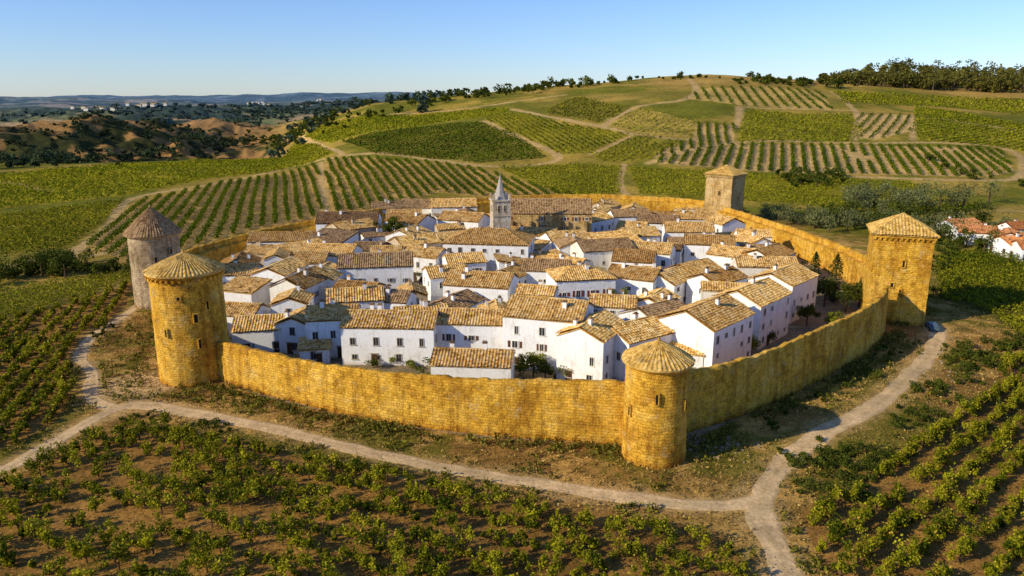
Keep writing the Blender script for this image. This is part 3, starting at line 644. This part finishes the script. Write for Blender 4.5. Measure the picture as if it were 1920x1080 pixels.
HL=[(735,592,-3,16,9,6.6,'gable'),(887,588,-4,12,8,6.4,'gable'),(1030,574,-17,13.5,10.5,9.0,'gable'),(1112,608,62,11,8,7.6,'gable'),(1188,612,35,10,8.5,6.8,'gable'),
(888,663,-5,12.5,7,4.4,'gable'),(1275,640,-20,8.5,7,4.2,'gable'),(1325,583,47,14,10.5,8.6,'gable'),(1412,545,47,13,9.5,8.2,'gable'),(1470,512,47,13,9.5,7.8,'gable'),
(495,600,8,10,7.5,4.2,'gable'),(566,590,80,8,7,5.2,'gable'),(625,580,8,9,8,6.8,'gable'),(665,548,12,11,8,6.2,'gable'),(730,550,-10,9,7,5.6,'gable'),
(705,485,8,17,11,7.2,'gable'),(918,443,-8,22,14,8.4,'hip'),(903,520,-14,14,10,6.6,'gable'),(1088,508,10,13,10,7.0,'hip'),(1025,494,-8,11,9,6.4,'gable'),
(1192,508,-28,11,9,6.2,'gable'),(1300,497,40,11,8,6,'gable'),(1330,448,-12,13,9,6.6,'gable'),(1218,462,-20,12,9,6.4,'gable'),(1130,457,15,14,10,7.2,'gable'),
(1190,478,-15,10,9,6,'gable'),(622,466,-5,13,10,6.4,'gable'),(525,498,80,12,8,6.6,'gable'),(565,520,75,12,8,6.4,'gable'),(605,508,85,10,8,6,'gable'),(448,502,4,9,8,6,'gable'),
(530,442,5,18,9,5.2,'gable'),(655,408,3,19,12,6.4,'gable'),(770,408,-30,13,10,6.6,'gable'),(800,470,-25,10,8,6,'gable'),(765,432,70,11,9,5.6,'gable'),(835,505,20,9,8,5.8,'gable'),
(1255,515,50,10,8,5.4,'gable'),(1380,470,-35,12,9,6.2,'gable'),(1440,470,45,12,9,6.6,'gable'),(1290,425,-5,14,10,6.4,'gable'),(1235,410,-15,13,9,6.2,'gable'),(1180,398,10,13,9,6.4,'gable'),
(850,380,8,16,11,7.2,'gable'),(790,382,-8,14,10,6.4,'gable'),(870,405,-20,14,10,6.6,'gable'),(1000,432,-10,14,9,5.6,'gable'),(1060,440,20,12,9,5.6,'gable'),(730,385,10,13,9,6,'gable'),
(1150,560,-10,9,7,5.2,'gable'),(1230,555,60,9,7,5,'gable'),(960,505,60,9,7,5.6,'gable'),(450,575,-10,9,7,4.2,'gable'),(590,640,10,5,4,2.6,'shed'),(1420,600,47,5,4,3,'shed')]
treespots=[(712,462),(735,452),(765,458),(1000,700),(1060,705),(1160,580),(1405,655),(1515,605),(1540,560),(1530,530)]
tsp=[P(u,v,0) for u,v in treespots]
for (u,v,dg,l,w2,hw,k) in HL:
    x,y=P(u,v,hw+1.0); house(x,y,dg,l,w2,hw,k,chim=int(rng.integers(0,3)),wm=M_white[0] if v>560 else None,rm=M_tile if (v>565 and u>600) else None)
inner=[(2+(px-2)*.90,190+(py-190)*.91) for px,py in wall_pts]
cnt=0
for t in range(2600):
    sz=1.05-.5*t/2600
    l=rng.uniform(8.5,14.5)*sz; w2=rng.uniform(7,10)*sz; x=rng.uniform(-80,85); y=rng.uniform(100,285); dg=rng.choice([-12,8,76,45,100,-35])+rng.normal()*8
    q=obb(x,y,math.radians(dg),l*.94,w2*.94)
    if not all(pip(np.array([p[0] for p in q]),np.array([p[1] for p in q]),inner)): continue
    if any(math.hypot(x-a,y-b)<5.5 for a,b in tsp): continue
    if any(overlap(q,o) for o in hs): continue
    if y<128 and x>-44: continue
    if y<150 and x>35: continue
    if abs(x-cx)<18 and 0<cy-y<22: continue
    if abs(x-ex)<9 and 0<ey-y<22: continue
    house(x,y,dg,l,w2,rng.uniform(4.2,7.0)*(.7+.3*sz),'gable' if rng.random()<.78 else 'shed',chim=int(rng.integers(0,3)),wm=M_rough if rng.random()<.10 else None,rise=None if rng.random()<.9 else 1.4); cnt+=1
print("filler houses",cnt,"leaves",nleaf)
for u,v,dg in((1905,452,10),(1945,462,-10),(1892,440,60),(1830,432,-20),(1800,418,15),(1915,425,5)):
    x,y=P(u,v,4); house(x,y,dg,11,8,3.6,'gable',chim=1,wm=M_white[0],rm=M_redt)
gp=[]
for t in range(2500):
    x=rng.uniform(-78,84);y=rng.uniform(104,280)
    if not pip(np.array([x]),np.array([y]),inner)[0]: continue
    if any(pip(np.array([x]),np.array([y]),o)[0] for o in hs): continue
    if fbm(x/15,y/15,141)<.02 and y>125: continue
    hh=.8+3.2*rng.random()**2; gp.append((x,y,hh,hh*.6))
    if len(gp)>120: break
woods("garden_shrubs",gp,((.03,.05,.01),(.2,.2,.03)),160,.32,5)
VV_=[];FF_=[];MM_=[];bb=0
for k in range(30):
    u,v=[(190,206),(285,200),(480,194),(600,187)][k%4]; x,y=hit(u+rng.normal()*20,v+rng.normal()*1.5)
    if y<1900 or y>6000: continue
    z0=float(H(x,y)); v_,f_,m_=boxes([(x,y,z0+2.5,rng.uniform(8,13),9,7,0),(x,y,z0+6.6,13,10,1.6,1)])
    VV_.append(v_);FF_.append(f_+bb);MM_+=m_;bb+=len(v_)
if VV_: mkq("distant_village",np.concatenate(VV_),np.concatenate(FF_),[M_white[1],M_tile],midx=MM_,uv=np.zeros((bb,2)))
# ------------------------------------------------------------ town wall
def wallseg(pts,hf,thick=.9,walk=True,mat=M_ochre):
    w_=smooth(pts,.4); n=len(w_); d=np.gradient(w_,axis=0); d/=np.linalg.norm(d,axis=1)[:,None]; nr=np.stack([-d[:,1],d[:,0]],1)
    cen=np.array([2,190]); sgn=np.sign(((w_-cen)*nr).sum(1)); nr*=sgn[:,None]
    s=np.concatenate([[0],np.cumsum(np.linalg.norm(np.diff(w_,axis=0),axis=1))]); f=s/s[-1]
    h=np.interp(f,np.linspace(0,1,len(hf)),hf)+.5*fbm(s/7,s*0,111)+.5*fbm(s/1.1,s*0+4,112,2)
    cols=[];uvs=[]
    nz_=20
    for k in range(nz_+1):
        z=-1.2+(h+1.2)*k/nz_; o=.35*(1-k/nz_)+.22*fbm(s/1.6,np.full(n,k*.4),113,3)+.4*fbm(s/9,np.full(n,k*.08),117,2)
        if k==nz_: o=o-.08
        cols.append(np.concatenate([w_+nr*o[:,None],z[:,None]],1)); uvs.append(np.stack([s,z],1))
    def add(o,z): cols.append(np.concatenate([w_-nr*np.asarray(o).reshape(-1,1),np.broadcast_to(z,(n,))[:,None]],1)); uvs.append(np.stack([s,np.broadcast_to(z,(n,))+np.asarray(o).reshape(-1)],1))
    add(np.full(n,.35),h+.12*(fbm(s/.8,s*0+2,114,2)+.3)); add(np.full(n,thick),h-.08)
    if walk: add(np.full(n,thick+.03),h-1.5); add(np.full(n,thick+1.5),h-1.6)
    e_=thick+(1.5 if walk else .05)
    for k in range(6): add(np.full(n,e_+.05)+.1*fbm(s/1.5,np.full(n,k*.7),115,2),(h-(1.6 if walk else .3))*(1-k/5)-k/5)
    V=np.stack(cols,0).reshape(-1,3); U=np.stack(uvs,0).reshape(-1,2)
    mkq("town_wall",V,grid(n,len(cols)),mat,uv=U,smoothsh=False)
wallseg([(-48.5,115),(-36,107.3),(-19.8,99.2),(-4.4,94.4),(6,92.6),(16,91)],[6.8,6.9,7.4,8.2,8.8])
wallseg([(21,92),(25,95.6),(34.2,101.2),(47.7,112.2),(60,123.8),(69,134),(74.5,143)],[8.7,8.6,8.9,8.7,8.8])
wallseg([(81,156),(85,171),(86,191),(83.5,221),(80,250),(77,271)],[8.4,7.6,7.2,6.8,6.2])
wallseg([(72,277),(55,286),(22,292),(-18,283),(-45,264),(-64,241),(-77,216),(-84,188),(-80,165)],[7.5,8.0,7.6,6.6,6.2,6.4,6.8])
wallseg([(-76,157),(-64,136),(-55,121)],[7,7,7])
# ------------------------------------------------------------ towers
def roundtower(x,y,r,ez,az,rr_,mat,rm,slits,name="round_tower",corb=True):
    e=empty(name,(x,y,0)); seg=110; NZ=64; zs=np.linspace(-1.5,ez,NZ); t=np.linspace(0,2*math.pi,seg,endpoint=False)
    TT_,ZZ=np.meshgrid(t,zs); ra=r*(1.035-.035*(ZZ/ez))+.19*fbm(np.cos(TT_)*r/1.0+ZZ*.5,np.sin(TT_)*r/1.0+ZZ*1.1,121,3)+.16*fbm(np.cos(TT_)*1.2+ZZ*.1,np.sin(TT_)*1.2+ZZ*.2,122,2)
    V=np.stack([ra*np.cos(TT_),ra*np.sin(TT_),ZZ],-1).reshape(-1,3); uv=np.stack([TT_*r,ZZ],-1).reshape(-1,2)
    mkq("shaft",V,grid(seg,NZ,0,True),mat,uv=uv,parent=e,smoothsh=False)
    v1,f1=limb((0,0,ez-.55),(0,0,ez-.25),r+.08,r+.38,64); v2,f2=limb((0,0,ez-.25),(0,0,ez+.02),r+.38,r+.40,64)
    mkq("cornice",np.concatenate([v1,v2]),np.concatenate([f1,f2+128]),mat,uv=np.zeros((256,2)),parent=e)
    if corb:
        n=int(2*math.pi*r/.9); Vs=[];Fs=[]
        for i in range(n):
            a=2*math.pi*i/n; v_,f_,_=boxes([(r+.2,0,ez-.75,.5,.38,.42,0)]); c,s=math.cos(a),math.sin(a)
            v_=np.stack([v_[:,0]*c-v_[:,1]*s,v_[:,0]*s+v_[:,1]*c,v_[:,2]],1); Vs.append(v_);Fs.append(f_+8*i)
        mkq("corbels",np.concatenate(Vs),np.concatenate(Fs),mat,uv=np.zeros((8*n,2)),parent=e)
    ribs=int(2*math.pi*rr_/.62); sg=ribs*6; nr=22; t=np.linspace(0,2*math.pi,sg,endpoint=False)
    Vs=[];U=[]
    for k in range(nr*2):
        q=(k//2+(k%2)*.98)/nr; rad=rr_*(1-q)+.02; z=ez+.05+(az-ez)*(q**.92)
        o=(.15*(.5+.5*np.cos(t*ribs)))*(1-q)**.6+.06*(k%2==0)+.22*(vn(np.cos(t)*2.5+q*3,np.sin(t)*2.5,5)-.5)*(1-q)
        wob=1+.02*(vn(t*ribs/6.28*1.0,t*0+3,6)-.5)*2
        Vs.append(np.stack([rad*np.cos(t)*wob,rad*np.sin(t)*wob,z+o],1)); U.append(np.stack([t*ribs/(2*math.pi)*.5,np.full(sg,q*rr_)],1))
    Vs.append(np.stack([(rr_)*np.cos(t),(rr_)*np.sin(t),np.full(sg,ez-.12)],1)); U.append(np.zeros((sg,2)))
    Vs.append(np.stack([(r-.2)*np.cos(t),(r-.2)*np.sin(t),np.full(sg,ez-.10)],1)); U.append(np.zeros((sg,2)))
    V=np.concatenate(Vs); g=grid(sg,nr*2,0,True); b=nr*2*sg
    j=np.arange(sg); g2=np.stack([j,b+j,b+(j+1)%sg,(j+1)%sg],1); g3=grid(sg,2,b,True)
    mkq("roof",V,np.concatenate([g,g2,g3]),rm,uv=np.concatenate(U),parent=e)
    v_,f_=limb((0,0,az-.2),(0,0,az+.45),.28,.12,8); mkq("finial",v_,f_,rm,uv=np.zeros((16,2)),parent=e)
    ca=math.atan2(-y,-x); Vs=[];Fs=[];Ms=[]
    for (da,z,w_,h_) in slits:
        a=ca+math.radians(da); rz=r*(1.035-.035*z/ez)
        f=.16; bl=[(rz+.0,0,z,.5,w_,h_,0),(rz,-w_/2-f/2,z,.62,f,h_+.3,1),(rz,w_/2+f/2,z,.62,f,h_+.3,1),(rz,0,z+h_/2+f/2,.6,w_,f,1),(rz,0,z-h_/2-f/2,.66,w_,f,1)]
        v_,f_,m_=boxes(bl); c,s=math.cos(a),math.sin(a); v_=np.stack([v_[:,0]*c-v_[:,1]*s,v_[:,0]*s+v_[:,1]*c,v_[:,2]],1)
        Fs.append(f_+sum(len(q) for q in Vs)); Vs.append(v_); Ms+=m_
    V=np.concatenate(Vs); mkq("arrow_slits",V,np.concatenate(Fs),[M_slit,mat],midx=Ms,uv=V[:,[0,2]],parent=e)
roundtower(18.3,88.5,3.95,13.0,15.5,4.5,M_ochre,M_tower_roof,[(2,9.3,.28,1.3),(-48,7,.25,1.2),(60,8,.25,1.2)],corb=False)
roundtower(-52.6,117,5.45,18.0,20.8,6.0,M_ochre,M_tower_roof,[(8,11.2,.5,1.3),(28,13.0,.35,1.3),(-14,14.6,.45,.45),(10,7.0,.3,1.4),(-40,9,.3,1.2)])
roundtower(-78.5,161,5.1,16.0,21.8,5.8,M_buff,M_tileb,[(0,11,.4,1.2),(35,12.5,.4,1.2),(-20,6,.3,1.2)],corb=False)
def sqtower(x,y,s,ez,az,deg,mat,rm,wins,name="square_tower"):
    e=empty(name,(x,y,0),math.radians(deg)); Vs=[];Fs=[];U=[]; b=0; k=30; nzz=50
    per=[];
    h=s/2
    for i in range(4):
        a0=[(-h,-h),(h,-h),(h,h),(-h,h)][i]; a1=[(h,-h),(h,h),(-h,h),(-h,-h)][i]
        for j in range(k): per.append((a0[0]+(a1[0]-a0[0])*j/k,a0[1]+(a1[1]-a0[1])*j/k))
    per=np.array(per); zs=np.linspace(-1.5,ez,nzz); arr=[]
    for z in zs:
        ns=.20*fbm(per[:,0]/1.1+z*.5,per[:,1]/1.1+z*.9,131,3)
        q=per*(1.03-.03*z/ez)+(per/h)*ns[:,None]; arr.append(np.concatenate([q,np.full((len(q),1),z)],1))
    V=np.concatenate(arr); uv=np.stack([np.tile(np.arange(4*k)*s/k,nzz),V[:,2]],1)
    mkq("shaft",V,grid(4*k,nzz,0,True),mat,uv=uv,parent=e)
    bl=[(0,0,ez-.15,s+.7,s+.7,.3,0)]
    n=int(s/.9)
    for i in range(n+1):
        t=-h+i*s/n
        for sg in(-1,1): bl.append((t,sg*(h+.14),ez-.52,.36,.44,.42,0)); bl.append((sg*(h+.142),t,ez-.52,.44,.36,.40,0))
    v_,f_,m_=boxes(bl); mkq("cornice",v_,f_,mat,uv=v_[:,[0,2]],parent=e)
    V=[];Fl=[];U=[]; ro=h+.75; rise=az-ez; S=math.hypot(ro,rise)
    for d in((0,-1),(0,1),(1,0),(-1,0)):
        dn=np.array([d[0]*ro,d[1]*ro,-rise])/S; e_=(1,0,0) if d[0]==0 else (0,1,0)
        slope(V,Fl,U,(0,0,az+.3),e_,0.0,dn,S,ro,ro,pitch=.6,amp=.14,seed=d[0]*3+d[1])
    for a in(-1,1):
        for c in(-1,1): capline(V,Fl,U,(0,0,az+.35),(a*ro,c*ro,ez+.35),.16)
    mkq("roof",np.concatenate(V),np.concatenate(Fl),rm,uv=np.concatenate(U),parent=e)
    bl=[]
    for (ax,sg,t,z,w_,h_) in wins:
        face=sg*h*(1.03-.03*z/ez)
        def B(tc,zc,wt,hz,pr,m):
            if ax==0: bl.append((tc,face,zc,wt,pr,hz,m))
            else: bl.append((face,tc,zc,pr,wt,hz,m))
        B(t,z,w_,h_,.36,0);B(t-w_/2-.1,z,.2,h_+.4,.46,1);B(t+w_/2+.1,z,.2,h_+.4,.46,1);B(t,z+h_/2+.1,w_,.2,.45,1);B(t,z-h_/2-.1,w_,.2,.5,1)
    v_,f_,m_=boxes(bl); mkq("openings",v_,f_,[M_slit,mat],midx=m_,uv=v_[:,[0,2]],parent=e)
sqtower(79.5,150.5,10.6,18.0,21.6,-20,M_ochre,M_tower_roof,[(0,-1,.4,12.6,.4,1.3),(0,-1,-1.2,8.2,.5,.8),(0,-1,.4,7,.4,.6),(1,-1,0,11,.4,1.2),(1,1,0,11,.4,1.2)])
sqtower(78,274,10.2,17.2,20.4,-42,M_tan,M_tower_roof,[(0,-1,.5,11,.6,1.6),(1,-1,0,11,.6,1.6),(1,1,0,9,.5,1.2)])
# ------------------------------------------------------------ trees in town
def T(u,v,h,r,pal,name="broadleaf_tree",**k):
    x,y=P(u,v,0); tree(name,x,y,h,r,pal,**k)
T(712,468,9,4.8,DKG,n=1800,size=.5);T(738,462,9.5,4.2,DKG,n=1500,size=.5);T(768,466,8,3.6,DKG,n=1200,size=.5)
T(1000,706,5.0,2.9,YEL,n=2200,size=.26);T(1022,712,3.4,1.9,DKG,n=1200,size=.25,name="shrub");T(1065,712,2.8,2.2,OLV,n=1200,size=.22,name="shrub");T(975,704,2.6,1.6,DKG,n=900,size=.22,name="shrub")
T(1160,596,7,2.8,YEL,n=1500,size=.3);T(1405,662,3.6,2.4,YEL,n=1200,size=.26,name="shrub");T(1512,612,5,2.8,DKG,n=1600,size=.3);T(1440,645,3,1.8,DKG,n=900,size=.26,name="shrub")
T(1522,560,11,1.9,CYP,n=1700,size=.35,conic=True,name="cypress_tree");T(1562,566,11,2.2,CYP,n=1900,size=.35,conic=True,name="cypress_tree")
T(1545,575,7,3.2,DKG,n=1500,size=.35);T(1585,585,6.5,3.2,DKG,n=1500,size=.35);T(1500,545,7,3,DKG,n=1300,size=.35);T(1610,575,6,3.2,DKG,n=1300,size=.35);T(1560,620,4,2.4,YEL,n=1200,size=.3,name="shrub")
T(740,685,1.8,1.5,YEL,n=600,size=.22,name="shrub");T(770,690,1.4,1.2,YEL,n=500,size=.22,name="shrub");T(700,690,1.7,1.6,DKG,n=600,size=.22,name="shrub")
T(1330,452,8,3.4,DKG,n=900,size=.5);T(870,590,3.5,2,OLV,n=800,size=.3,name="shrub")
# ------------------------------------------------------------ rubble
x0,y0=hit(1335,835)
Vs=[];Fs=[];b=0
for k in range(150):
    if k<100: x=x0+rng.normal()*3.2;y=y0+rng.normal()*2
    else: x,y=hit(rng.uniform(1700,1880),rng.uniform(620,720))
    s=rng.uniform(.08,.30)*(1 if rng.random()<.85 else 1.5)
    v_,f_,_=boxes([(0,0,0,s*1.3,s,s*.8,0)]); v_=v_*rng.uniform(.65,1.3,v_.shape); a=rng.random()*6.3; c,s2=math.cos(a),math.sin(a)
    v_=np.stack([v_[:,0]*c-v_[:,1]*s2+x,v_[:,0]*s2+v_[:,1]*c+y,v_[:,2]+float(H(x,y))+s*.2],1); Vs.append(v_);Fs.append(f_+b);b+=8
mkq("rubble",np.concatenate(Vs),np.concatenate(Fs),plain("rubble_stone",(.36,.29,.2)))
# ------------------------------------------------------------ parked car
M_car=plain("car_paint",(.07,.11,.15),.35,.05);M_tyre=plain("tyre",(.02,.02,.02))
x,y=hit(1747,618); e=empty("parked_car",(x,y,float(H(x,y))+.03),math.radians(75))
pf=[(-2.0,.35),(-2.0,.8),(-1.8,.95),(-1.2,1.0),(-.8,1.40),(.7,1.42),(1.2,1.0),(1.9,.85),(2.0,.6),(2.0,.35)]
V=[];n=len(pf)
for sy in(-.8,.8):
    for (px,pz) in pf: V.append((px,sy*(.86 if pz>1.2 else 1),pz))
me=D.meshes.new("body"); me.from_pydata(V,[],[(i,(i+1)%n,(i+1)%n+n,i+n) for i in range(n)]+[tuple(range(n)),tuple(range(2*n-1,n-1,-1))]); me.materials.append(M_car)
o=D.objects.new("body",me); sc.collection.objects.link(o); o.parent=e
v_,f_,m_=boxes([(-.1,0,1.2,1.5,1.52,.28,0)]); mkq("windows",v_,f_,M_glass,parent=e)
Vs=[];Fs=[];b=0
for wx in(-1.25,1.25):
    for wy in(-.76,.76):
        for (r0,r1,ya,yb) in((.33,.33,-.1,.1),(.33,.02,.1,.11),(.02,.33,-.11,-.1)):
            v_,f_=limb((wx,wy+ya,.33),(wx,wy+yb,.33),r0,r1,16); Vs.append(v_);Fs.append(f_+b);b+=len(v_)
mkq("wheels",np.concatenate(Vs),np.concatenate(Fs),M_tyre,parent=e)
print("objects",len(D.objects))
